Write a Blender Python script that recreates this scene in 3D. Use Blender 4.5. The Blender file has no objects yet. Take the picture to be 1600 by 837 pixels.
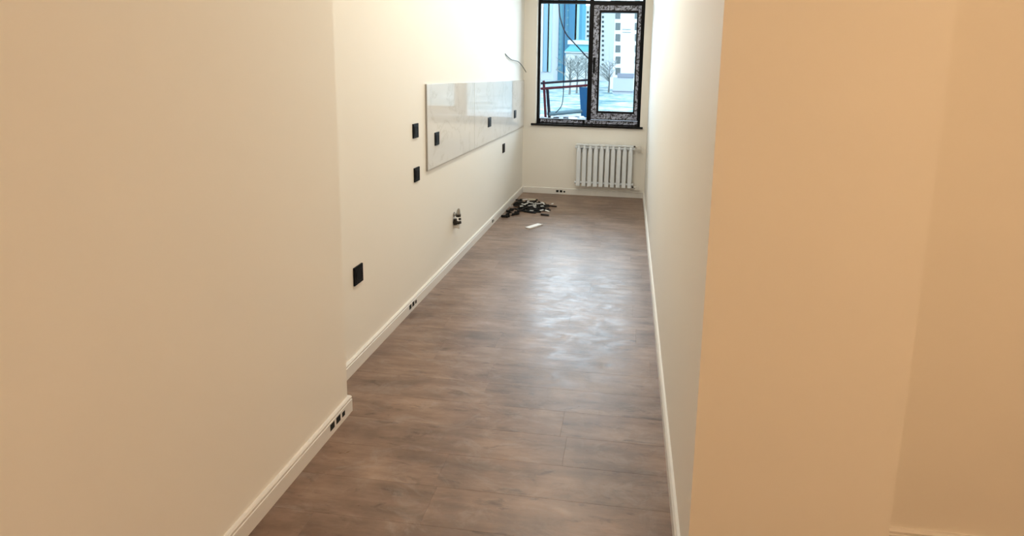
import bpy, bmesh, math, random
from mathutils import Vector, Matrix

# ------------------------------------------------------------------ camera
F_PX, PX, PY = 857.24, 887.617, 247.267
CAM = Vector((0.0, 0.0, 1.668))
RT = Vector((0.99312905, 0.11409876, 0.02600322))
UP = Vector((-0.04284298, 0.1477212, 0.98810067))
FW = Vector((-0.10889983, 0.98242553, -0.15159455))
scene = bpy.context.scene
cd = bpy.data.cameras.new('camera'); cam = bpy.data.objects.new('camera', cd)
scene.collection.objects.link(cam); scene.camera = cam
m = Matrix((RT, UP, -FW)).transposed().to_4x4(); m.translation = CAM
cam.matrix_world = m
cd.sensor_fit = 'HORIZONTAL'; cd.sensor_width = 36.0
cd.lens = F_PX / 1600 * 36.0
cd.shift_x = (800 - PX) / 1600; cd.shift_y = (PY - 418.5) / 1600
cd.clip_start = 0.02; cd.clip_end = 3000

# ------------------------------------------------------------------ world, light, exposure
SKY = 11.5
w = bpy.data.worlds.new('overcast_sky'); scene.world = w; w.use_nodes = True
bg = w.node_tree.nodes['Background']
bg.inputs['Color'].default_value = (0.74, 0.87, 1.0, 1); bg.inputs['Strength'].default_value = SKY
vs = scene.view_settings
vs.view_transform = 'Standard'; vs.look = 'None'; vs.gamma = 1.0; vs.use_curve_mapping = False
vs.exposure = 0.16
HALL_W, HALL_C = 47.0, (1.0, 0.64, 0.345)

def area(name, loc, rot, sx, sy, power, col, portal=False):
    l = bpy.data.lights.new(name, 'AREA'); l.shape = 'RECTANGLE'; l.size = sx; l.size_y = sy
    l.energy = power; l.color = col
    if portal: l.cycles.is_portal = True
    o = bpy.data.objects.new(name, l); o.location = loc; o.rotation_euler = rot
    scene.collection.objects.link(o); return o
# light portal in the window opening (guides sky sampling only, adds no light)
area('window_portal', (-0.58, 7.79, 2.03), (math.radians(-90), 0, 0), 1.44, 2.10, 1.0, (1, 1, 1), True)

# warm ceiling light of the hall, above and behind the camera, at ceiling height
hl = area('hall_ceiling_lamp_offscreen', (1.9, -0.75, 3.335), (0, 0, 0), 0.45, 0.45, HALL_W, HALL_C); hl.data.shape = 'DISK'
# warm-white ceiling light of the kitchen, above the frame: the end wall, which the window cannot reach, is lit cream by it
area('kitchen_ceiling_lamp_offscreen', (-0.56, 4.35, 3.335), (0, 0, 0), 0.10, 3.4, 44.0, (1.0, 0.92, 0.75))

# ------------------------------------------------------------------ room dimensions (metres)
XL, XN, XR, D = -1.475, -1.314, 0.237, 7.5        # kitchen left wall, hall left wall, right wall, far wall
YN, YP, XP, YA = 2.34, 1.546, 0.818, 1.885        # end of hall wall, pier front, pier side, alcove wall
XH, YB, ZC = 2.30, -1.70, 3.40                    # hall right wall, hall back wall, ceiling
WX0, WX1, WZ0, WZ1 = -1.300, 0.140, 0.985, 3.05   # window opening

def pix(px, py, axis, val):
    """Point where the sight line of a photo pixel meets the plane axis=val."""
    d = RT * ((px - PX) / F_PX) + UP * (-(py - PY) / F_PX) + FW
    t = (val - CAM[axis]) / d[axis]
    return CAM + d * t

# ------------------------------------------------------------------ materials
MATS = {}
def mat(name, col, rough=0.6, metal=0.0, spec=0.5, build=None, coat=0.0):
    if name in MATS: return MATS[name]
    mt = bpy.data.materials.new(name); mt.use_nodes = True
    nt = mt.node_tree; b = nt.nodes['Principled BSDF']
    b.inputs['Base Color'].default_value = (*col, 1); b.inputs['Roughness'].default_value = rough
    b.inputs['Metallic'].default_value = metal; b.inputs['Specular IOR Level'].default_value = spec
    b.inputs['Coat Weight'].default_value = coat
    if build: build(nt, b)
    MATS[name] = mt; return mt
def N(nt, t, **kw):
    n = nt.nodes.new(t)
    for k, v in kw.items():
        if k in n.inputs: n.inputs[k].default_value = v
        else: setattr(n, k, v)
    return n
def ramp(nt, stops):
    r = nt.nodes.new('ShaderNodeValToRGB'); e = r.color_ramp.elements
    while len(e) > 1: e.remove(e[0])
    e[0].position = stops[0][0]; e[0].color = (*stops[0][1], 1)
    for p, c in stops[1:]:
        k = e.new(p); k.color = (*c, 1)
    return r
def coords(nt, kind='Object', scale=(1, 1, 1), loc=(0, 0, 0)):
    tc = nt.nodes.new('ShaderNodeTexCoord'); mp = nt.nodes.new('ShaderNodeMapping')
    mp.inputs['Scale'].default_value = scale; mp.inputs['Location'].default_value = loc
    nt.links.new(tc.outputs[kind], mp.inputs['Vector']); return mp.outputs['Vector']

OUT = dict(spec=0.0)
def b_paint(c0, c1):
    def f(nt, b):
        v = coords(nt, 'Object'); L = nt.links.new
        n = N(nt, 'ShaderNodeTexNoise', Scale=1.3, Detail=3.0); L(v, n.inputs['Vector'])
        r = ramp(nt, [(0.35, c0), (0.65, c1)]); L(n.outputs['Fac'], r.inputs['Fac'])
        L(r.outputs['Color'], b.inputs['Base Color'])
        n2 = N(nt, 'ShaderNodeTexNoise', Scale=160.0, Detail=2.0); L(v, n2.inputs['Vector'])
        bp = N(nt, 'ShaderNodeBump', Strength=0.05, Distance=0.002); L(n2.outputs['Fac'], bp.inputs['Height'])
        L(bp.outputs['Normal'], b.inputs['Normal'])
    return f
M_WALL = mat('cream_paint', (0.88, 0.85, 0.79), 0.55, spec=0.3, build=b_paint((0.875, 0.845, 0.785), (0.885, 0.855, 0.795)))
M_CEIL = mat('ceiling_paint', (0.90, 0.89, 0.87), 0.8, build=b_paint((0.895, 0.885, 0.865), (0.905, 0.895, 0.875)))
M_BASE = mat('baseboard_white', (0.78, 0.76, 0.73), 0.42, build=b_paint((0.77, 0.75, 0.72), (0.79, 0.77, 0.74)))
M_BLACK = mat('black_plastic', (0.005, 0.005, 0.006), 0.5, spec=0.1)
M_HOLE = mat('dark_void', (0.004, 0.004, 0.004), 0.9)
M_FRAME = mat('black_frame', (0.004, 0.004, 0.006), 0.4, spec=0.15)
M_SILL = mat('black_sill', (0.005, 0.005, 0.006), 0.25, spec=0.25)
M_SUB = mat('floor_screed', (0.10, 0.085, 0.07), 0.9)

def b_plank(nt, b):
    L = nt.links.new
    tc = nt.nodes.new('ShaderNodeTexCoord'); oi = nt.nodes.new('ShaderNodeObjectInfo')
    # shift pattern by a per-plank random amount
    off = N(nt, 'ShaderNodeVectorMath', operation='SCALE'); off.inputs[0].default_value = (7.3, 3.1, 5.7)
    sc = N(nt, 'ShaderNodeMath', operation='MULTIPLY'); sc.inputs[1].default_value = 9.0
    L(oi.outputs['Random'], sc.inputs[0]); L(sc.outputs[0], off.inputs['Scale'])
    ad = N(nt, 'ShaderNodeVectorMath', operation='ADD'); L(tc.outputs['Object'], ad.inputs[0]); L(off.outputs[0], ad.inputs[1])
    mp = N(nt, 'ShaderNodeMapping'); mp.inputs['Scale'].default_value = (1.0, 5.0, 1); L(ad.outputs[0], mp.inputs['Vector'])
    n1 = N(nt, 'ShaderNodeTexNoise', Scale=2.6, Detail=6.0, Roughness=0.62); L(mp.outputs[0], n1.inputs['Vector'])
    r1 = ramp(nt, [(0.28, (0.138, 0.084, 0.056)), (0.5, (0.215, 0.139, 0.099)), (0.74, (0.310, 0.218, 0.166))])
    L(n1.outputs['Fac'], r1.inputs['Fac'])
    n0 = N(nt, 'ShaderNodeTexNoise', Scale=2.6, Detail=6.0, Roughness=0.6); gp = nt.nodes.new('ShaderNodeNewGeometry'); L(gp.outputs['Position'], n0.inputs['Vector'])
    r0 = ramp(nt, [(0.36, (0.74, 0.70, 0.68)), (0.64, (1.18, 1.17, 1.16))]); L(n0.outputs['Fac'], r0.inputs['Fac'])
    mm0 = N(nt, 'ShaderNodeMix', data_type='RGBA', blend_type='MULTIPLY'); mm0.inputs[0].default_value = 1.0
    L(r1.outputs['Color'], mm0.inputs[6]); L(r0.outputs['Color'], mm0.inputs[7])
    # dark knots / smudges
    mp2 = N(nt, 'ShaderNodeMapping'); mp2.inputs['Scale'].default_value = (1.0, 3.2, 1); L(ad.outputs[0], mp2.inputs['Vector'])
    n2 = N(nt, 'ShaderNodeTexNoise', Scale=7.0, Detail=5.0, Roughness=0.7, Distortion=0.6); L(mp2.outputs[0], n2.inputs['Vector'])
    r2 = ramp(nt, [(0.56, (0, 0, 0)), (0.70, (1, 1, 1))]); L(n2.outputs['Fac'], r2.inputs['Fac'])
    mx = N(nt, 'ShaderNodeMix', data_type='RGBA', blend_type='MULTIPLY'); mx.inputs[7].default_value = (0.55, 0.50, 0.48, 1)
    L(r2.outputs['Color'], mx.inputs[0]); L(mm0.outputs[2], mx.inputs[6])
    # plank to plank tone
    tr = ramp(nt, [(0.0, (0.95, 0.95, 0.95)), (1.0, (1.05, 1.04, 1.03))]); L(oi.outputs['Random'], tr.inputs['Fac'])
    mt2 = N(nt, 'ShaderNodeMix', data_type='RGBA', blend_type='MULTIPLY'); mt2.inputs[0].default_value = 1.0
    L(mx.outputs[2], mt2.inputs[6]); L(tr.outputs['Color'], mt2.inputs[7])
    # dried plaster dust, world placed: patchy noise spread evenly over the whole floor
    gm = nt.nodes.new('ShaderNodeNewGeometry')
    mp3 = N(nt, 'ShaderNodeMapping'); mp3.inputs['Scale'].default_value = (1.0, 1.7, 1); L(gm.outputs['Position'], mp3.inputs['Vector'])
    n3 = N(nt, 'ShaderNodeTexNoise', Scale=4.5, Detail=8.0, Roughness=0.70, Distortion=1.6); L(mp3.outputs[0], n3.inputs['Vector'])
    r3 = ramp(nt, [(0.50, (0, 0, 0)), (0.66, (1, 1, 1))]); L(n3.outputs['Fac'], r3.inputs['Fac'])
    m3 = N(nt, 'ShaderNodeMath', operation='MULTIPLY'); m3.inputs[1].default_value = 0.16; L(r3.outputs['Color'], m3.inputs[0])
    md = N(nt, 'ShaderNodeMix', data_type='RGBA'); md.inputs[7].default_value = (0.48, 0.46, 0.44, 1)
    L(m3.outputs[0], md.inputs[0]); L(mt2.outputs[2], md.inputs[6]); L(md.outputs[2], b.inputs['Base Color'])
    rr = N(nt, 'ShaderNodeMapRange'); L(n3.outputs['Fac'], rr.inputs['Value'])
    rr.inputs['From Min'].default_value = 0.3; rr.inputs['From Max'].default_value = 0.7
    rr.inputs['To Min'].default_value = 0.27; rr.inputs['To Max'].default_value = 0.48
    L(rr.outputs[0], b.inputs['Roughness'])
    bp = N(nt, 'ShaderNodeBump', Strength=0.12, Distance=0.003); L(n2.outputs['Fac'], bp.inputs['Height']); L(bp.outputs['Normal'], b.inputs['Normal'])
M_PLANK = mat('laminate_plank', (0.2, 0.15, 0.12), 0.4, spec=0.65, build=b_plank)

def b_marble(nt, b):
    L = nt.links.new; v = coords(nt, 'Object')
    n = N(nt, 'ShaderNodeTexNoise', Scale=1.6, Detail=7.0, Roughness=0.6, Distortion=1.2); L(v, n.inputs['Vector'])
    s = N(nt, 'ShaderNodeMath', operation='SUBTRACT'); s.inputs[1].default_value = 0.5; L(n.outputs['Fac'], s.inputs[0])
    a = N(nt, 'ShaderNodeMath', operation='ABSOLUTE'); L(s.outputs[0], a.inputs[0])
    r = ramp(nt, [(0.0, (0.68, 0.67, 0.65)), (0.010, (0.75, 0.745, 0.735)), (0.04, (0.78, 0.775, 0.77))]); L(a.outputs[0], r.inputs['Fac'])
    L(r.outputs['Color'], b.inputs['Base Color'])
M_MARBLE = mat('polished_marble', (0.72, 0.71, 0.69), 0.05, spec=0.45, build=b_marble)
M_TRIM = mat('grey_trim', (0.42, 0.40, 0.37), 0.4)
M_RAD = mat('radiator_enamel', (0.76, 0.81, 0.86), 0.3)
M_VALVE = mat('white_valve', (0.72, 0.69, 0.64), 0.35)
M_CHROME = mat('dull_chrome', (0.42, 0.41, 0.39), 0.3, metal=1.0)
M_DARKMETAL = mat('dark_brass', (0.035, 0.030, 0.024), 0.4, metal=0.4)
M_PVC = mat('white_pvc', (0.80, 0.78, 0.74), 0.4)
M_WIRE = mat('grey_cable', (0.09, 0.10, 0.10), 0.5)
M_CHIP = mat('white_offcut', (0.82, 0.82, 0.82), 0.45)
M_GREY = mat('grey_scrap', (0.45, 0.45, 0.46), 0.5)
M_SCRAP = mat('black_scrap', (0.008, 0.008, 0.009), 0.6, spec=0.3)

def b_film(nt, b):
    L = nt.links.new; v = coords(nt, 'Object')
    n = N(nt, 'ShaderNodeTexNoise', Scale=9.0, Detail=2.0); L(v, n.inputs['Vector'])
    n2 = N(nt, 'ShaderNodeTexNoise', Scale=26.0, Detail=4.0, Roughness=0.75); L(v, n2.inputs['Vector'])
    r = ramp(nt, [(0.475, (0, 0, 0)), (0.50, (1, 1, 1))]); L(n2.outputs['Fac'], r.inputs['Fac'])
    r0 = ramp(nt, [(0.40, (0.28, 0.30, 0.40)), (0.60, (0.46, 0.50, 0.62))]); L(n.outputs['Fac'], r0.inputs['Fac'])
    mx = N(nt, 'ShaderNodeMix', data_type='RGBA'); mx.inputs[6].default_value = (0.020, 0.018, 0.022, 1)
    L(r.outputs['Color'], mx.inputs[0]); L(r0.outputs['Color'], mx.inputs[7]); L(mx.outputs[2], b.inputs['Base Color'])
M_FILM = mat('printed_film', (0.2, 0.2, 0.2), 0.4, build=b_film)

def glass():
    mt = bpy.data.materials.new('window_glass'); mt.use_nodes = True; nt = mt.node_tree
    nt.nodes.clear(); L = nt.links.new
    o = nt.nodes.new('ShaderNodeOutputMaterial'); mx = nt.nodes.new('ShaderNodeMixShader')
    t = nt.nodes.new('ShaderNodeBsdfTransparent'); t.inputs['Color'].default_value = (0.93, 0.97, 0.97, 1)
    g = nt.nodes.new('ShaderNodeBsdfGlossy'); g.inputs['Roughness'].default_value = 0.0
    f = nt.nodes.new('ShaderNodeFresnel'); f.inputs['IOR'].default_value = 1.35
    L(f.outputs[0], mx.inputs[0]); L(t.outputs[0], mx.inputs[1]); L(g.outputs[0], mx.inputs[2]); L(mx.outputs[0], o.inputs['Surface'])
    return mt
M_GLASS = glass()

# ------------------------------------------------------------------ builders
COL = scene.collection
def box(bm, x0, x1, y0, y1, z0, z1, bev=0.0):
    r = bmesh.ops.create_cube(bm, size=1.0)
    vv = r['verts']
    for v in vv:
        v.co = Vector((x0 + (v.co.x + .5) * (x1 - x0), y0 + (v.co.y + .5) * (y1 - y0), z0 + (v.co.z + .5) * (z1 - z0)))
    if bev > 0:
        es = list({e for v in vv for e in v.link_edges})
        bmesh.ops.bevel(bm, geom=es, offset=bev, segments=2, profile=0.6, affect='EDGES')
def tube(bm, pts, rad, n=10, cap=True):
    pts = [Vector(p) for p in pts]
    rads = rad if isinstance(rad, (list, tuple)) else [rad] * len(pts)
    rings = []; prev = None
    for i, p in enumerate(pts):
        a = pts[max(i - 1, 0)]; c = pts[min(i + 1, len(pts) - 1)]
        t = (c - a).normalized()
        if prev is None:
            u = t.orthogonal().normalized()
        else:
            u = (prev - t * prev.dot(t)).normalized()
        prev = u; v = t.cross(u)
        rings.append([bm.verts.new(p + (u * math.cos(2 * math.pi * k / n) + v * math.sin(2 * math.pi * k / n)) * rads[i]) for k in range(n)])
    for i in range(len(rings) - 1):
        for k in range(n):
            bm.faces.new((rings[i][k], rings[i][(k + 1) % n], rings[i + 1][(k + 1) % n], rings[i + 1][k]))
    if cap:
        bm.faces.new(rings[0][::-1]); bm.faces.new(rings[-1])
def cyl(bm, a, b, r, r2=None, n=16):
    tube(bm, [a, b], [r, r if r2 is None else r2], n)
def mesh(name, bm, m, parent=None, smooth=False, loc=None):
    bmesh.ops.recalc_face_normals(bm, faces=bm.faces)
    me = bpy.data.meshes.new(name); bm.to_mesh(me); bm.free()
    me.materials.append(m)
    if smooth:
        for p in me.polygons: p.use_smooth = True
        try: me.set_sharp_from_angle(angle=math.radians(40))
        except Exception: pass
    o = bpy.data.objects.new(name, me); COL.objects.link(o)
    if parent: o.parent = parent
    if loc: o.location = loc
    return o
def nb(): return bmesh.new()
def boxes(name, lst, m, parent=None, bev=0.0):
    bm = nb()
    for t in lst: box(bm, *t, bev)
    return mesh(name, bm, m, parent)
def tag(o, label, cat=None, group=None, kind=None):
    o['label'] = label
    if cat: o['category'] = cat
    if group: o['group'] = group
    if kind: o['kind'] = kind
    return o
def empty(name, loc=(0, 0, 0)):
    o = bpy.data.objects.new(name, None); o.location = loc; o.empty_display_size = 0.1
    COL.objects.link(o); return o
def struct(o, label=None):
    o['kind'] = 'structure'
    if label: o['label'] = label
    return o
def copy_tree(o, parent=None):
    c = o.copy(); COL.objects.link(c)
    c.parent = parent
    for ch in list(o.children): copy_tree(ch, c)
    return c

# ------------------------------------------------------------------ room shell
T = 0.25
struct(boxes('wall_left', [(XL - T, XL, YN, D + 0.3, -0.02, ZC)], M_WALL), 'cream kitchen wall carrying the marble splashback')
struct(boxes('wall_hall_left', [(XL - T, XN, YB - T, YN, -0.02, ZC)], M_WALL), 'cream hall wall that steps forward of the kitchen wall')
struct(boxes('wall_right', [(XR, XP, YP, D + 0.3, -0.02, ZC)], M_WALL), 'cream partition along the side of the kitchen, its end facing the hall')
struct(boxes('wall_alcove', [(XP, XH + T, YA, YA + T, -0.02, ZC)], M_WALL), 'cream wall set back beside the partition end')
struct(boxes('wall_hall_right', [(XH, XH + T, YB - T, YA, -0.02, ZC)], M_WALL), 'cream wall on the far side of the hall')
struct(boxes('wall_back', [(XN, XH, YB - T, YB, -0.02, ZC)], M_WALL), 'cream wall behind the hall')
struct(boxes('wall_far', [(XL, WX0, D, D + 0.3, -0.02, ZC), (WX1, XR, D, D + 0.3, -0.02, ZC),
                          (WX0, WX1, D, D + 0.3, -0.02, WZ0 - 0.03), (WX0, WX1, D, D + 0.3, WZ1, ZC)], M_WALL), 'cream end wall around the window')
struct(boxes('ceiling', [(XL - T, XH + T, YB - T, D + 0.3, ZC, ZC + 0.2)], M_CEIL), 'white ceiling')
floor = struct(boxes('floor', [(XL - T, XH + T, YB - T, D + 0.3, -0.20, -0.010)], M_SUB), 'brown laminate plank floor')

# planks laid across the kitchen, each its own piece
random.seed(4)
PWID, PLEN, GAP = 0.192, 1.26, 0.0003
def plank(x0, x1, y0, y1):
    bm = nb(); hx, hy = (x1 - x0) / 2 - GAP / 2, (y1 - y0) / 2 - GAP / 2
    c = 0.0004
    lo = [bm.verts.new((sx * hx, sy * hy, -0.010)) for sx, sy in ((-1, -1), (1, -1), (1, 1), (-1, 1))]
    md = [bm.verts.new((sx * hx, sy * hy, -c * 0.7)) for sx, sy in ((-1, -1), (1, -1), (1, 1), (-1, 1))]
    hi = [bm.verts.new((sx * (hx - c), sy * (hy - c), 0.0)) for sx, sy in ((-1, -1), (1, -1), (1, 1), (-1, 1))]
    for A, B in ((lo, md), (md, hi)):
        for k in range(4): bm.faces.new((A[k], A[(k + 1) % 4], B[(k + 1) % 4], B[k]))
    bm.faces.new(hi)
    return mesh('plank', bm, M_PLANK, floor, loc=((x0 + x1) / 2, (y0 + y1) / 2, 0))
y = D; row = 0
while y > YB:
    y0 = max(y - PWID, YB); yc = (y + y0) / 2
    xa = XL if y0 > YN - 0.09 else XN
    xb = XR if y0 > YA - 0.09 else (XP if False else XH)
    if YP - 0.09 < y0 <= YA - 0.09: segs = [(xa, XR), (XP, XH)]
    elif y0 > YA - 0.09: segs = [(xa, XR)]
    else: segs = [(xa, XH)]
    start = XL - random.choice([0.0, 0.42, 0.84]) - random.uniform(0, 0.15)
    for sa, sb in segs:
        x = start
        while x < sb:
            a_, b_ = max(x, sa), min(x + PLEN, sb)
            if b_ - a_ > 0.03: plank(a_, b_, y0, y)
            x += PLEN
    y = y0; row += 1

# baseboards: profile with a bead under the top edge
BH, BT = 0.085, 0.016
PROF = [(0, 0), (BT, 0), (BT, 0.064), (BT - 0.003, 0.066), (BT - 0.003, 0.070), (BT - 0.001, 0.072), (BT - 0.001, 0.078), (BT - 0.006, BH), (0, BH)]
def baseboard(name, p0, p1, nrm, label, slots=(), e0=0.0, e1=0.0):
    """Runs p0 -> p1 along the wall foot, nrm points into the room; e0/e1 mitre lengths."""
    p0, p1, nrm = Vector((*p0, 0)), Vector((*p1, 0)), Vector((*nrm, 0))
    d = (p1 - p0).normalized(); bm = nb(); R = []
    for p, e in ((p0, -e0), (p1, e1)):
        R.append([bm.verts.new(p + nrm * u + d * (e * u / BT) + Vector((0, 0, z))) for u, z in PROF])
    n = len(PROF)
    for k in range(n): bm.faces.new((R[0][k], R[0][(k + 1) % n], R[1][(k + 1) % n], R[1][k]))
    bm.faces.new(R[0][::-1]); bm.faces.new(R[1])
    o = struct(mesh(name, bm, M_BASE), label)
    for s0, s1, z0, z1 in slots:
        a, b = p0 + d * s0 + nrm * (BT - 0.004), p0 + d * s1 + nrm * (BT + 0.0006)
        bm = nb()
        box(bm, min(a.x, b.x), max(a.x, b.x), min(a.y, b.y), max(a.y, b.y), z0, z1)
        mesh('vent_slot', bm, M_HOLE, o)
    return o
def slots_at(c, n=3, L=0.036, g=0.016, z0=0.026, z1=0.058):
    tot = n * L + (n - 1) * g; r = []
    for k in range(n):
        s = c - tot / 2 + k * (L + g)
        r.append((s, s + (L if k < n - 1 else L * 0.7), z0, z1 - (0.008 if k == n - 1 else 0)))
    return r
baseboard('baseboard_left', (XL, YN), (XL, D), (1, 0), 'white baseboard under the marble splashback wall',
          slots_at(3.52 - YN) + slots_at(5.78 - YN, 2), 0, -BT)
baseboard('baseboard_hall_left', (XN, YB), (XN, YN), (1, 0), 'white baseboard on the stepped hall wall', slots_at(2.225 - YB), 0, BT)
baseboard('baseboard_step', (XN, YN), (XL, YN), (0, 1), 'short white baseboard return at the wall step', (), BT, -BT)
baseboard('baseboard_far', (XL, D), (XR, D), (0, -1), 'white baseboard below the radiator', slots_at(-0.917 - XL), -BT, -BT)
baseboard('baseboard_right', (XR, YP), (XR, D), (-1, 0), 'white baseboard along the plain partition', (), BT, -BT)
baseboard('baseboard_pier', (XR, YP), (XP, YP), (0, -1), 'white baseboard on the partition end', (), BT, BT)
baseboard('baseboard_pier_side', (XP, YP), (XP, YA), (1, 0), 'white baseboard on the side of the partition end', (), BT, -BT)
baseboard('baseboard_alcove', (XP, YA), (XH, YA), (0, -1), 'white baseboard on the set-back wall', (), -BT, -BT)
baseboard('baseboard_hall_right', (XH, YB), (XH, YA), (-1, 0), 'white baseboard across the hall', (), 0, -BT)

# ------------------------------------------------------------------ window
win = struct(empty('window_1', (0, 0, 0)), 'black framed window with film-wrapped opening sash')
FY0, FY1 = 7.60, 7.67
XM0, XM1 = -0.602, -0.545
ZT0, ZT1 = 2.612, 2.656
fr = boxes('frame', [(WX0, -1.264, FY0, FY1, WZ0, WZ1), (0.106, WX1, FY0, FY1, WZ0, WZ1),
                     (-1.264, 0.106, FY0, FY1, WZ0, 1.048), (-1.264, 0.106, FY0, FY1, WZ1 - 0.045, WZ1)], M_FRAME, win)
boxes('transom', [(-1.264, 0.106, FY0 - 0.004, FY1, ZT0, ZT1)], M_FRAME, win, 0.003)
boxes('mullion', [(XM0, XM1, FY0 - 0.004, FY1, 1.048, ZT0)], M_FRAME, win, 0.003)
boxes('mullion', [(XM0, XM1, FY0 - 0.004, FY1, ZT1, WZ1 - 0.045)], M_FRAME, win, 0.003)
boxes('pane', [(-1.264, XM0, 7.632, 7.638, 1.048, ZT0)], M_GLASS, win)
boxes('pane', [(-1.264, XM0, 7.632, 7.638, ZT1, WZ1 - 0.045)], M_GLASS, win)
boxes('pane', [(XM1, 0.106, 7.632, 7.638, ZT1, WZ1 - 0.045)], M_GLASS, win)
SX0, SX1, SZ0, SZ1 = -0.545, 0.108, 1.056, 2.612
GX0, GX1, GZ0, GZ1 = -0.440, 0.036, 1.178, 2.498
sash = boxes('sash', [(SX0, GX0, FY0 - 0.020, FY1 - 0.01, SZ0, SZ1), (GX1, SX1, FY0 - 0.020, FY1 - 0.01, SZ0, SZ1),
                      (GX0, GX1, FY0 - 0.020, FY1 - 0.01, SZ0, GZ0), (GX0, GX1, FY0 - 0.020, FY1 - 0.01, GZ1, SZ1)], M_FRAME, win)
boxes('pane', [(GX0, GX1, 7.622, 7.628, GZ0, GZ1)], M_GLASS, sash)
def film(x0, x1, z0, z1, par, y=FY0 - 0.020):
    cx, cz = (x0 + x1) / 2, (z0 + z1) / 2; bm = nb()
    box(bm, x0 - cx, x1 - cx, -0.0008, 0.0004, z0 - cz, z1 - cz)
    return mesh('protective_film', bm, M_FILM, par, loc=(cx, y, cz))
film(SX0 + 0.006, GX0 - 0.026, SZ0 + 0.008, SZ1 - 0.02, sash)
film(GX1 + 0.020, SX1 - 0.016, SZ0 + 0.008, SZ1 - 0.02, sash)
film(GX0 - 0.026, GX1 + 0.020, SZ0 + 0.012, GZ0 - 0.030, sash)
film(GX0 - 0.026, GX1 + 0.020, GZ1 + 0.030, SZ1 - 0.022, sash)
film(XM0 - 0.02, 0.100, WZ0 + 0.012, 1.040, win, FY0)
film(-1.25, XM0 - 0.05, WZ0 + 0.012, 1.034, win, FY0)
bm = nb(); box(bm, -0.533, -0.499, 7.560, 7.580, 1.80, 1.90, 0.003)
box(bm, -0.530, -0.502, 7.534, 7.552, 1.69, 1.88, 0.004); cyl(bm, (-0.516, 7.545, 1.85), (-0.516, 7.575, 1.85), 0.010)
mesh('handle', bm, M_FRAME, sash)
boxes('window_sill', [(-1.358, 0.176, D - 0.035, D, 0.957, WZ0), (WX0, WX1, D - 0.001, FY1, WZ0 - 0.03, WZ0)], M_SILL, win)

# ------------------------------------------------------------------ marble splashback
SBY0, SBY1, SBZ0, SBZ1 = 3.845, D - 0.02, 0.942, 1.570
sb = tag(empty('splashback', (XL, SBY0, SBZ0)), 'polished white marble splashback panel on the cream kitchen wall', 'splashback')
nT = 3; Lt = (SBY1 - SBY0) / nT
TILT = [(0.0, 0.0), (0.004, 0.0), (-0.004, 0.0)]
for k in range(nT):
    bm = nb(); box(bm, 0.0, 0.010, -Lt / 2 + 0.0008, Lt / 2 - 0.0008, -(SBZ1 - SBZ0) / 2, (SBZ1 - SBZ0) / 2, 0.0008)
    o = mesh('marble_tile', bm, M_MARBLE, sb, loc=(0.003, Lt * (k + .5), (SBZ1 - SBZ0) / 2))
    o.rotation_euler = (0, 0, TILT[k][0] * 0.5)
boxes('edge_trim', [(0, 0.013, -0.008, 0.0, -0.008, SBZ1 - SBZ0)], M_TRIM, sb)
boxes('edge_trim', [(0, 0.013, 0.0, SBY1 - SBY0, -0.008, 0.0)], M_TRIM, sb)

# ------------------------------------------------------------------ black wall sockets
def make_socket(label, yc, zc, x, wy=0.092, hz=0.100):
    t = tag(empty('wall_socket', (x, yc, zc)), label, 'socket', 'black wall sockets')
    bm = nb(); box(bm, -0.002, 0.009, -wy / 2, wy / 2, -hz / 2, hz / 2, 0.0025)
    mesh('cover_plate', bm, M_BLACK, t)
    bm = nb(); s = min(wy, hz) * 0.34; n = 24
    # insert: square block with a round dished well
    box(bm, 0.008, 0.0105, -s * 1.12, s * 1.12, -s * 1.12, s * 1.12, 0.0008)
    ring = []
    for r, xx in ((s, 0.0108), (s * 0.94, 0.0118), (s * 0.88, 0.0108), (s * 0.86, 0.0104)):
        ring.append([bm.verts.new((xx, r * math.cos(2 * math.pi * i / n), r * math.sin(2 * math.pi * i / n))) for i in range(n)])
    for A, B in zip(ring, ring[1:]):
        for i in range(n): bm.faces.new((A[i], A[(i + 1) % n], B[(i + 1) % n], B[i]))
    ins = mesh('insert', bm, M_BLACK, t)
    for sgn in (-1, 1):
        bm = nb(); cyl(bm, (0.0095, sgn * s * 0.45, 0), (0.0109, sgn * s * 0.45, 0), 0.0028, n=10); mesh('pin_hole', bm, M_HOLE, ins)
    return t
XT = XL + 0.011
make_socket('black socket on bare cream wall, upper of the pair beside the splashback', 3.640, 1.253, XL)
make_socket('black socket on bare cream wall, lower of the pair beside the splashback', 3.650, 0.945, XL)
make_socket('black socket low on the cream wall close to the wall step', 2.783, 0.532, XL, 0.098, 0.104)
make_socket('black socket in the splashback close to its free edge', 4.030, 1.155, XT)
make_socket('black socket in the splashback, middle one of three', 5.610, 1.150, XT, 0.12)
make_socket('black socket in the splashback, last one before the window corner', 6.890, 1.146, XT, 0.12)
make_socket('small black socket on the cream wall under the splashback', 6.320, 0.782, XL, 0.10, 0.105)

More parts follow.
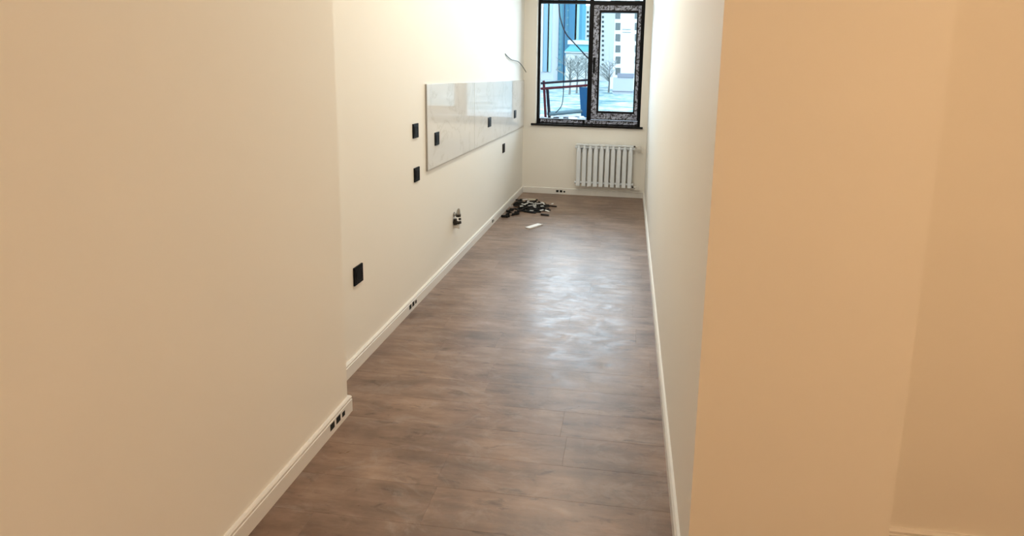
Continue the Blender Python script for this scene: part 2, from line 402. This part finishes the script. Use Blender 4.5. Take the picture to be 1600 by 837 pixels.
# ------------------------------------------------------------------ water outlet with valves
wo = tag(empty('water_valve', (XL, 4.47, 0.40)), 'capped water pipe valves sticking out of the cream wall', 'valve')
bm = nb(); cyl(bm, (0, 0, 0.045), (0.006, 0, 0.045), 0.022); cyl(bm, (0.004, 0, 0.045), (0.045, 0, 0.045), 0.011)
mesh('wall_pipe', bm, M_CHROME, wo, True)
bm = nb(); cyl(bm, (0.04, 0, 0.030), (0.04, 0, 0.062), 0.020, 0.019); tube(bm, [(0.04, 0, 0.060), (0.042, 0, 0.085), (0.046, 0, 0.100)], [0.018, 0.014, 0.006], 14)
mesh('upper_cap', bm, M_CHROME, wo, True)
bm = nb(); cyl(bm, (0.04, 0, 0.028), (0.04, 0, 0.050), 0.0215); mesh('cap_collar', bm, M_DARKMETAL, wo, True)
bm = nb(); cyl(bm, (0, -0.012, -0.02), (0.035, -0.012, -0.02), 0.012); cyl(bm, (0.016, -0.012, -0.04), (0.016, -0.012, 0.012), 0.017, 0.015)
tube(bm, [(0.016, -0.012, -0.012), (0.040, -0.008, -0.024), (0.066, -0.004, -0.018)], [0.013, 0.014, 0.012], 12)
cyl(bm, (0.045, 0, 0.006), (0.062, 0, 0.010), 0.010)
mesh('valve_body', bm, M_DARKMETAL, wo, True)
bm = nb(); cyl(bm, (0.0, 0.005, -0.058), (0.045, 0.005, -0.058), 0.018); cyl(bm, (0.038, 0.005, -0.058), (0.052, 0.005, -0.058), 0.022)
mesh('drain_stub', bm, M_PVC, wo, True)

# ------------------------------------------------------------------ loose cable out of the wall near the corner
pts = [(XL, 6.36, 1.885), (XL + 0.010, 6.45, 1.855), (XL + 0.018, 6.62, 1.825), (XL + 0.022, 6.80, 1.818), (XL + 0.030, 6.98, 1.808),
       (XL + 0.036, 7.16, 1.77), (XL + 0.042, 7.30, 1.725), (XL + 0.048, 7.42, 1.680)]
def smooth_path(p, k=5):
    p = [Vector(q) for q in p]; out = []
    for i in range(len(p) - 1):
        a, b, c, d = p[max(i - 1, 0)], p[i], p[i + 1], p[min(i + 2, len(p) - 1)]
        for j in range(k):
            t = j / k
            out.append(0.5 * ((2 * b) + (c - a) * t + (2 * a - 5 * b + 4 * c - d) * t * t + (3 * b - a - 3 * c + d) * t ** 3))
    return out + [p[-1]]
bm = nb(); tube(bm, smooth_path(pts), 0.0055, 8)
tag(mesh('electric_cable', bm, M_WIRE, None, True), 'loose grey electric cable poking out of the wall above the splashback', 'cable')

# ------------------------------------------------------------------ radiator
RX0, PITCH, RYF, RZ0, RZ1 = -0.714, 0.0782, D - 0.118, 0.148, 0.732
rad = tag(empty('radiator', (RX0, D - 0.03, RZ0)), 'white sectional radiator on the wall under the window sill', 'radiator')
H = RZ1 - RZ0; yf = RYF - (D - 0.03)
def section_mesh():
    bm = nb(); c = PITCH / 2
    box(bm, c - 0.027, c + 0.027, yf, yf + 0.006, 0.004, H - 0.085, 0.0025)              # front fin
    box(bm, c - 0.013, c + 0.013, yf + 0.005, yf + 0.075, 0.020, H - 0.030, 0.003)       # water tube
    box(bm, c - 0.027, c + 0.027, yf + 0.026, yf + 0.030, 0.020, H - 0.060, 0.001)       # inner fin
    box(bm, c - 0.027, c + 0.027, yf + 0.070, yf + 0.074, 0.015, H - 0.030, 0.001)       # rear fin
    # curved head leaning over the top
    for (ya, za, yb, zb) in ((yf, H - 0.086, yf + 0.004, H - 0.050), (yf + 0.004, H - 0.050, yf + 0.016, H - 0.020)):
        vs_ = []
        for sx in (-0.014, 0.014):
            for (yy, zz) in ((ya, za), (yb, zb), (yb + 0.006, zb - 0.003), (ya + 0.006, za)):
                vs_.append(bm.verts.new((c + sx, yy, zz)))
        for q in ((0, 1, 2, 3), (7, 6, 5, 4), (0, 4, 5, 1), (1, 5, 6, 2), (2, 6, 7, 3), (3, 7, 4, 0)): bm.faces.new([vs_[i] for i in q])
    box(bm, c - 0.038, c + 0.038, yf + 0.010, yf + 0.078, H - 0.018, H, 0.004)            # top cap
    return bm
s0 = mesh('section', section_mesh(), M_RAD, rad)
for k in range(1, 10):
    c = s0.copy(); COL.objects.link(c); c.parent = rad; c.location = (k * PITCH, 0, 0)
for zz in (0.045, H - 0.045):
    bm = nb(); cyl(bm, (-0.006, yf + 0.045, zz), (10 * PITCH + 0.012, yf + 0.045, zz), 0.018); mesh('manifold', bm, M_RAD, rad, True)
for zz in (0.045, H - 0.045):
    bm = nb(); cyl(bm, (-0.012, yf + 0.045, zz), (0.0, yf + 0.045, zz), 0.021, n=8); mesh('end_plug', bm, M_RAD, rad)
for zz, k in ((H - 0.012, 0), (0.012, 1)):
    x1 = 10 * PITCH
    bm = nb(); cyl(bm, (x1 - 0.004, yf + 0.045, zz), (x1 + 0.028, yf + 0.045, zz), 0.011); mesh('coupling', bm, M_DARKMETAL, rad, True)
    bm = nb(); cyl(bm, (x1 + 0.022, yf + 0.045, zz), (x1 + 0.098, yf + 0.045, zz), 0.020, 0.018)
    cyl(bm, (x1 + 0.068, yf + 0.005, zz - 0.006), (x1 + 0.068, yf + 0.05, zz - 0.006), 0.026)
    cyl(bm, (x1 + 0.068, yf + 0.05, zz - 0.008), (x1 + 0.068, 0.029, zz - 0.008), 0.011)
    mesh('valve', bm, M_VALVE, rad, True)
for xx in (PITCH, 9 * PITCH):
    boxes('wall_bracket', [(xx - 0.01, xx + 0.01, yf + 0.06, 0.030, H - 0.075, H - 0.055)], M_VALVE, rad)

# ------------------------------------------------------------------ scraps on the floor
def strip(name, m, lx, ly, lz, x, y, z, rz, ry, label, cat, group=None, kind=0):
    bm = nb()
    if kind == 0:
        box(bm, -lx / 2, lx / 2, -ly / 2, ly / 2, 0, lz, min(lz, ly) * 0.2)
    elif kind == 1:      # L-shaped offcut
        box(bm, -lx / 2, lx / 2, -ly / 2, ly / 2, 0, lz * 0.3)
        box(bm, -lx / 2, lx / 2, -ly / 2, -ly / 2 + lz * 0.3, lz * 0.3, lz * 1.6)
    else:                # bent clip
        box(bm, -lx / 2, 0, -ly / 2, ly / 2, 0, lz)
        box(bm, -0.004, lx * 0.12, -ly / 2, ly / 2, 0, lz * 2.2)
    o = mesh(name, bm, m); o.location = (x, y, z); o.rotation_euler = (0, ry, rz)
    return tag(o, label, cat, group)
random.seed(11)
LB = 'short black plastic offcut in the scrap heap by the splashback wall'
LW = 'small white plastic chip among the black scraps'
def heap_pt():
    while True:
        u, v = random.gauss(0, 0.55), random.gauss(0, 0.5)
        if abs(u) < 1 and abs(v) < 1: return u, v
def heap_xy(u, v):
    # heap spreads from the wall foot towards the room
    return -1.19 + 0.27 * u, 6.64 + 0.30 * v + 0.08 * u * -1
for k in range(92):
    u, v = heap_pt(); x, yy = heap_xy(u, v)
    if x < XL + 0.09: x = XL + 0.09
    hgt = max(0, 1 - (u * u + v * v)) * 0.035 * random.random()
    strip('plastic_scrap', M_SCRAP, random.uniform(0.07, 0.16), random.uniform(0.016, 0.032), random.uniform(0.008, 0.016), x, yy, hgt * 0.8,
          random.gauss(0.0, 0.55), 0.0, LB, 'scrap', 'black offcuts in the heap', random.choice([0, 0, 1, 2]))
for k in range(20):
    u, v = heap_pt(); x, yy = heap_xy(u * 1.0 + 0.1, v)
    if x < XL + 0.07: x = XL + 0.07
    strip('plastic_chip', random.choice([M_CHIP, M_CHIP, M_GREY]), random.uniform(0.035, 0.09), random.uniform(0.014, 0.026), 0.006, x, yy, 0.030 + 0.02 * random.random(),
          random.uniform(-1.2, 1.2), 0, LW, 'scrap', 'white chips in the heap')
for (px, py, L_, a_) in ((782, 329, 0.08, 1.0), (789, 331.5, 0.07, -0.6), (779, 335.5, 0.07, 1.2), (784, 339, 0.08, -0.1), (792, 339, 0.06, 0.7),
                         (802, 336, 0.07, 0.9), (807, 333, 0.06, 0.4), (808, 335, 0.05, 1.1)):
    p = pix(px, py, 2, 0.0); x = max(p.x, XL + 0.075)
    strip('plastic_scrap', M_SCRAP, L_, 0.034, 0.018, x, p.y, 0, a_, 0, 'stray black plastic offcut fallen beside the scrap heap', 'scrap', 'stray black offcuts', 1)
p = pix(838, 312.5, 2, 0.0)
strip('plastic_scrap', M_SCRAP, 0.035, 0.025, 0.012, p.x, p.y, 0, 0.3, 0, 'single tiny black offcut behind the scrap heap towards the window', 'scrap')
p = pix(831, 315.5, 2, 0.0)
strip('paper_scrap', mat('yellowish_paper', (0.62, 0.58, 0.46), 0.7), 0.10, 0.035, 0.01, p.x, p.y, 0.03, -0.1, 0, 'pale yellowish scrap on the back of the black heap', 'scrap')
bm = nb(); box(bm, -0.105, 0.105, -0.036, 0.036, 0, 0.012, 0.003); box(bm, -0.105, 0.105, -0.036, -0.030, 0.011, 0.016, 0.001)
o = mesh('board_offcut', bm, M_CHIP); o.location = (-0.998, 5.779, 0); o.rotation_euler = (0, 0, math.atan2(0.21, 0.128))
tag(o, 'flat white board offcut lying alone on the brown floor', 'offcut')

# ------------------------------------------------------------------ outside: snowy ground, annex roof, railing, buildings
GZ = -2.0
def b_snow(nt, b):
    L = nt.links.new; v = coords(nt, 'Object')
    n = N(nt, 'ShaderNodeTexNoise', Scale=0.30, Detail=8.0, Roughness=0.8); L(v, n.inputs['Vector'])
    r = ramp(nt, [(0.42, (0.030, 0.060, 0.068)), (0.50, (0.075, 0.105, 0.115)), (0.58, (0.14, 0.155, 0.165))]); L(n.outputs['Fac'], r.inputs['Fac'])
    L(r.outputs['Color'], b.inputs['Base Color'])
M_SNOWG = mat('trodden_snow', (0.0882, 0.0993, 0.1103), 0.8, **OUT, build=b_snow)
def b_snow2(nt, b):
    L = nt.links.new; v = coords(nt, 'Object')
    n = N(nt, 'ShaderNodeTexNoise', Scale=4.0, Detail=6.0, Roughness=0.7); L(v, n.inputs['Vector'])
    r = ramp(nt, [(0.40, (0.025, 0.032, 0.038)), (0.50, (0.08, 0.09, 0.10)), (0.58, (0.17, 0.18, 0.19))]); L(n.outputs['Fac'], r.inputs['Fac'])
    L(r.outputs['Color'], b.inputs['Base Color'])
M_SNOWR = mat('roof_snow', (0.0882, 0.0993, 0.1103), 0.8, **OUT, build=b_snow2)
bm = nb(); box(bm, -500, 500, 8.2, 900, GZ - 1.0, GZ)
struct(mesh('ground', bm, M_SNOWG), 'trodden snowy ground outside the window')
bm = nb(); box(bm, -4.0, 0.9, 8.05, 12.6, GZ, 0.74)
struct(mesh('roof_annex', bm, M_SNOWR), 'low annex roof covered in patchy snow outside the window')

M_RED = mat('dark_red_paint', (0.0220, 0.0042, 0.0069), 0.5, **OUT)
M_STEEL = mat('dark_steel', (0.0047, 0.0047, 0.0079), 0.5, **OUT)
M_BLUE = mat('blue_paint', (0.0040, 0.0260, 0.0600), 0.5, **OUT)
rl = tag(empty('scaffold_railing', tuple(pix(852, 182, 1, 11.0))), 'dark red and steel railing frame standing on the snowy annex roof', 'railing')
rbase = Vector(rl.location)
def rp(px, py):
    y_ = 11.0 + (px - 848) / 70.0 * 1.2
    return pix(px, py, 1, y_) - rbase
def rtube(name, pts, r, m):
    bm = nb(); tube(bm, [rp(*q) for q in pts], r, 8); mesh(name, bm, m, rl, True)
rtube('post', [(849.5, 126), (852.5, 183)], 0.026, M_RED)
rtube('post', [(855.0, 136), (858.5, 184)], 0.030, M_STEEL)
rtube('top_rail', [(846.0, 130.0), (924, 124.5)], 0.024, M_STEEL)
rtube('mid_rail', [(846.0, 138.5), (924, 132.8)], 0.026, M_RED)
rtube('bottom_rail', [(857, 178), (924, 172.0)], 0.045, mat('frosty_steel', (0.0350, 0.0550, 0.0650), 0.6, **OUT))
a_, b_ = rp(905, 136), rp(918, 184)
bm = nb(); wq = b_.x - a_.x
lo = [bm.verts.new(q) for q in ((a_.x + wq * 0.35, a_.y, b_.z), (b_.x, a_.y, b_.z), (b_.x, a_.y + 0.10, b_.z), (a_.x + wq * 0.35, a_.y + 0.10, b_.z))]
hi = [bm.verts.new(q) for q in ((a_.x, a_.y, a_.z), (b_.x, a_.y, a_.z), (b_.x, a_.y + 0.10, a_.z), (a_.x, a_.y + 0.10, a_.z))]
for k in range(4): bm.faces.new((lo[k], lo[(k + 1) % 4], hi[(k + 1) % 4], hi[k]))
bm.faces.new(lo[::-1]); bm.faces.new(hi); mesh('end_post', bm, M_BLUE, rl)

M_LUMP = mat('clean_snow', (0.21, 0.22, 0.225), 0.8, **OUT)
def lump(px, py, sx, sy, sz, seed):
    rnd = random.Random(seed); c = pix(px, py, 2, 0.74); bm = nb()
    bmesh.ops.create_icosphere(bm, subdivisions=2, radius=1.0)
    for v in bm.verts:
        q = 1 + rnd.uniform(-0.12, 0.12); v.co = Vector((v.co.x * sx * q, v.co.y * sy * q, max(v.co.z, -0.1) * sz * q))
    o = mesh('snow_lump', bm, M_LUMP, None, True); o.location = c
    tag(o, 'small clump of white snow on the annex roof below the railing', 'snow', 'snow clumps on the annex roof')
for i, q in enumerate(((846, 183, .05, .10, .07), (853.5, 184, .045, .10, .06), (861, 184, .05, .12, .06), (893, 185, .12, .14, .04), (909, 184, .06, .10, .04))): lump(*q, i)
for i, (px, py, L_) in enumerate(((869, 185.5, .11), (884, 186, .10))):
    c = pix(px, py, 2, 0.74); bm = nb(); box(bm, -L_ / 2, L_ / 2, -0.04, 0.04, 0, 0.035, 0.004)
    o = mesh('board_scrap', bm, M_STEEL); o.location = c
    tag(o, 'dark board scrap lying in the snow on the annex roof', 'scrap', 'dark boards on the annex roof')

# ropes hanging outside
def rope(pl, r, y_, label):
    p = [pix(q[0], q[1], 1, y_ + (q[2] if len(q) > 2 else 0)) for q in pl]
    bm = nb(); tube(bm, smooth_path(p, 4), r, 6)
    return tag(mesh('rope', bm, M_STEEL, None, True), label, 'rope')
rope([(883, -70), (882.5, 10), (881.5, 60), (880.5, 125), (880, 150), (877, 166), (868, 176)], 0.008, 10.2, 'straight dark rope hanging outside down to the annex roof')
rope([(872, -70), (873.5, 8), (876, 30), (884, 52), (896, 66), (908, 79), (920, 92), (935, 104)], 0.012, 10.6, 'slanting dark cable sagging across the view outside')

# --- far buildings; pixels give directions, the distance comes from storey height
def facade_box(name, px0, px1, ytop, dist, depth, m, label, roof_only=False):
    a = pix(px0, 115, 1, dist); b = pix(px1, 115, 1, dist); zt = pix((px0 + px1) / 2, ytop, 1, dist).z
    t = tag(empty(name, ((a.x + b.x) / 2, dist, GZ)), label, 'building')
    bm = nb(); hw = (b.x - a.x) / 2
    box(bm, -hw, hw, 0, depth, -0.3, zt - GZ); mesh('wall', bm, m, t)
    return t
def fpanel(t, name, px0, px1, py0, py1, dist, m, proud=0.15):
    a = pix(px0, py0, 1, dist) - t.location; b = pix(px1, py1, 1, dist) - t.location
    bm = nb(); box(bm, a.x, b.x, -proud, 0.05, b.z, a.z); return mesh(name, bm, m, t)
def fgrid(t, name, xs, ys, wpx, hpx, dist, m):
    a = pix(xs[0], ys[0], 1, dist); b = pix(xs[0] + wpx, ys[0] + hpx, 1, dist)
    w_, h_ = abs(b.x - a.x), abs(a.z - b.z); bm = nb(); box(bm, -w_ / 2, w_ / 2, -0.12, 0.05, -h_ / 2, h_ / 2)
    first = mesh(name, bm, m, t); k = 0
    for x in xs:
        for yv in ys:
            o = first if k == 0 else first.copy()
            if k: COL.objects.link(o); o.parent = t
            o.location = pix(x + wpx / 2, yv + hpx / 2, 1, dist) - t.location; k += 1
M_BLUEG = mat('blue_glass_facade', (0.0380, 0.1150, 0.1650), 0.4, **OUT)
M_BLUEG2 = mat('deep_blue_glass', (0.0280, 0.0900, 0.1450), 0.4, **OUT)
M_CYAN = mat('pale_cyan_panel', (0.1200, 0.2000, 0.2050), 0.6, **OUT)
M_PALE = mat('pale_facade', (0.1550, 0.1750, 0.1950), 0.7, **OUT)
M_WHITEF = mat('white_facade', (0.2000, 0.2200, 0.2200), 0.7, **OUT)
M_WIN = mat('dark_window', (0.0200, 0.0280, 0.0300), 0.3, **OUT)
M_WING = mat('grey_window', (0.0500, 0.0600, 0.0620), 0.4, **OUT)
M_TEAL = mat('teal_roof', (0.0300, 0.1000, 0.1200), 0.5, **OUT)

t = facade_box('glass_tower', 864, 907, -90, 320.0, 25.0, M_BLUEG, 'tall blue glass tower behind the low house outside')
fpanel(t, 'facade_strip', 864.0, 868.0, -60, 112, 320, M_CYAN, 0.6)
fpanel(t, 'facade_strip', 876.0, 882.0, -60, 112, 320, mat('mid_blue_glass', (0.0550, 0.1450, 0.1850), 0.4, **OUT), 0.4)
fpanel(t, 'facade_strip', 882.0, 883.6, -60, 112, 320, M_BLUEG2, 0.8)
fpanel(t, 'facade_strip', 891.0, 899.0, -60, 112, 320, M_BLUEG2, 0.4)
fpanel(t, 'facade_strip', 901.0, 903.0, -60, 112, 320, M_CYAN, 0.4)
for yv in range(-52, 110, 8):
    fpanel(t, 'floor_ledge', 868.5, 875.5, yv, yv + 2.2, 320, M_BLUEG2, 0.5)
for yv in range(-50, 60, 11):
    fpanel(t, 'floor_ledge', 884, 890, yv, yv + 1.2, 320, M_CYAN, 0.3)
t = facade_box('striped_tower', 820, 863.5, -110, 295.0, 20.0, M_PALE, 'pale tower with vertical glass stripes beside the blue tower')
for a_, b_, mm in ((852.0, 857.0, mat('soft_blue_glass', (0.0700, 0.1200, 0.1600), 0.4, **OUT)), (858.5, 860.5, M_CYAN), (846.0, 847.5, M_WHITEF), (840, 844, M_PALE), (830, 836, M_CYAN)):
    fpanel(t, 'facade_strip', a_, b_, -80, 112, 295, mm, 0.5)
fgrid(t, 'window', [852.6], list(range(-40, 100, 7)), 3.4, 3.2, 295, M_PALE)
t = facade_box('white_tower', 905.5, 953, 9, 370.0, 20.0, M_WHITEF, 'white tower block with small dark windows behind the teal roof')
fgrid(t, 'window', [909.5, 917, 924, 931, 940.5], [17.5 + 7.4 * i for i in range(12)], 3.0, 3.4, 370, M_WIN)
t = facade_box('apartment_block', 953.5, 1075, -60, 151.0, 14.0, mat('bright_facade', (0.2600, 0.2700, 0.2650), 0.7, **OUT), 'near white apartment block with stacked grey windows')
fgrid(t, 'window', [961.8, 992, 1010], [17.5 * i + 18 - 35 for i in range(8)], 7.4, 11.5, 151, M_WING)
fpanel(t, 'drain_strip', 956.0, 957.0, -50, 120, 151, M_PALE, 0.12)
for yv in (45, 49.5): fpanel(t, 'ledge', 972, 986, yv, yv + 1.0, 151, M_PALE, 0.25)

# low house with a teal hipped roof
dist = 130.0
a = pix(882, 80, 1, dist); b = pix(934, 80, 1, dist)
h = tag(empty('low_house', ((a.x + b.x) / 2, dist, GZ)), 'low white house with teal hipped roof in front of the towers', 'house')
hw = (b.x - a.x) / 2; ze = a.z - GZ; zr = pix(900, 62, 1, dist + 4).z - GZ
bm = nb(); box(bm, -hw + 0.3, hw - 0.3, 0.3, 8.0, -0.3, ze); mesh('wall', bm, M_WHITEF, h)
bm = nb()
ev = [bm.verts.new(q) for q in ((-hw, 0, ze), (hw, 0, ze), (hw, 8.3, ze), (-hw, 8.3, ze))]
rv = [bm.verts.new(q) for q in ((-hw + 2.2, 3.4, zr), (hw - 2.2, 3.4, zr), (hw - 2.2, 4.8, zr), (-hw + 2.2, 4.8, zr))]
for k in range(4): bm.faces.new((ev[k], ev[(k + 1) % 4], rv[(k + 1) % 4], rv[k]))
bm.faces.new(ev[::-1]); bm.faces.new(rv)
rf = mesh('roof', bm, M_TEAL, h)
fpanel(h, 'snow_ridge', 886, 934, 62, 69.5, dist, M_WHITEF, 0.12).location.y += 1.4
fpanel(h, 'eave_band', 882, 934, 80.5, 83.5, dist, M_PALE, 0.15)
fgrid(h, 'window', [899, 908, 916], [87, 101], 2.6, 4.5, dist, M_WING)

# white site cabin with grey roof
dist = 112.0
a = pix(957.5, 141, 1, dist); b = pix(990, 121.5, 1, dist)
c_ = tag(empty('site_cabin', ((a.x + b.x) / 2, dist, GZ)), 'white site cabin with grey roof on the snow', 'cabin')
hw = (b.x - a.x) / 2; zh = b.z - GZ
bm = nb(); box(bm, -hw, hw, 0, 2.6, -0.2, zh); mesh('wall', bm, M_PALE, c_)
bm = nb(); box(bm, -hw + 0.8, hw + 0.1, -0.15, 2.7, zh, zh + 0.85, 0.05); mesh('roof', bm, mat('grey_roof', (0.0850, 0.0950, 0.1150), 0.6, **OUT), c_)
fpanel(c_, 'skirt', 956, 990, 141.5, 144, dist, mat('grey_roof', (0.0850, 0.0950, 0.1150), 0.6, **OUT), 0.1)

# bare frosted trees in front of the house
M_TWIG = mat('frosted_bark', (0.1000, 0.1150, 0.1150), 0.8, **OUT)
def tree(px, dist, ht, seed, label):
    rnd = random.Random(seed); base = pix(px, 140, 1, dist); base.z = GZ
    t = tag(empty('bare_tree', base), label, 'tree', 'bare trees by the house')
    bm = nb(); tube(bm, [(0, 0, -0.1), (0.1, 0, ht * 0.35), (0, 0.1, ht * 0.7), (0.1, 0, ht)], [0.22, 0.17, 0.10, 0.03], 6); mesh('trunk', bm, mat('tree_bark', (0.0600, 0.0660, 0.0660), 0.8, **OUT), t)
    bm = nb()
    for k in range(26):
        z0 = ht * rnd.uniform(0.35, 0.92); an = rnd.uniform(0, 6.28); L_ = (ht - z0) * 0.55 + 0.8
        p1 = Vector((math.cos(an) * L_ * 0.5, math.sin(an) * L_ * 0.5, z0 + L_ * 0.35)); p2 = Vector((math.cos(an + .3) * L_, math.sin(an + .3) * L_, z0 + L_ * rnd.uniform(0.5, 0.9)))
        tube(bm, [(0, 0, z0), p1, p2], [0.09, 0.07, 0.03], 4)
        for j in range(3):
            q = p1.lerp(p2, rnd.random()); tube(bm, [q, q + Vector((rnd.uniform(-.9, .9), rnd.uniform(-.9, .9), rnd.uniform(.2, 1.0)))], [0.06, 0.03], 4)
    mesh('branches', bm, M_TWIG, t)
for i, (px, ds, ht) in enumerate(((890, 100, 6.6), (901, 108, 7.2), (914, 117, 7.6), (951, 118, 6.5))):
    tree(px, ds, ht, i, 'bare frosted tree in front of the white house' if i < 3 else 'bare frosted tree beside the site cabin')
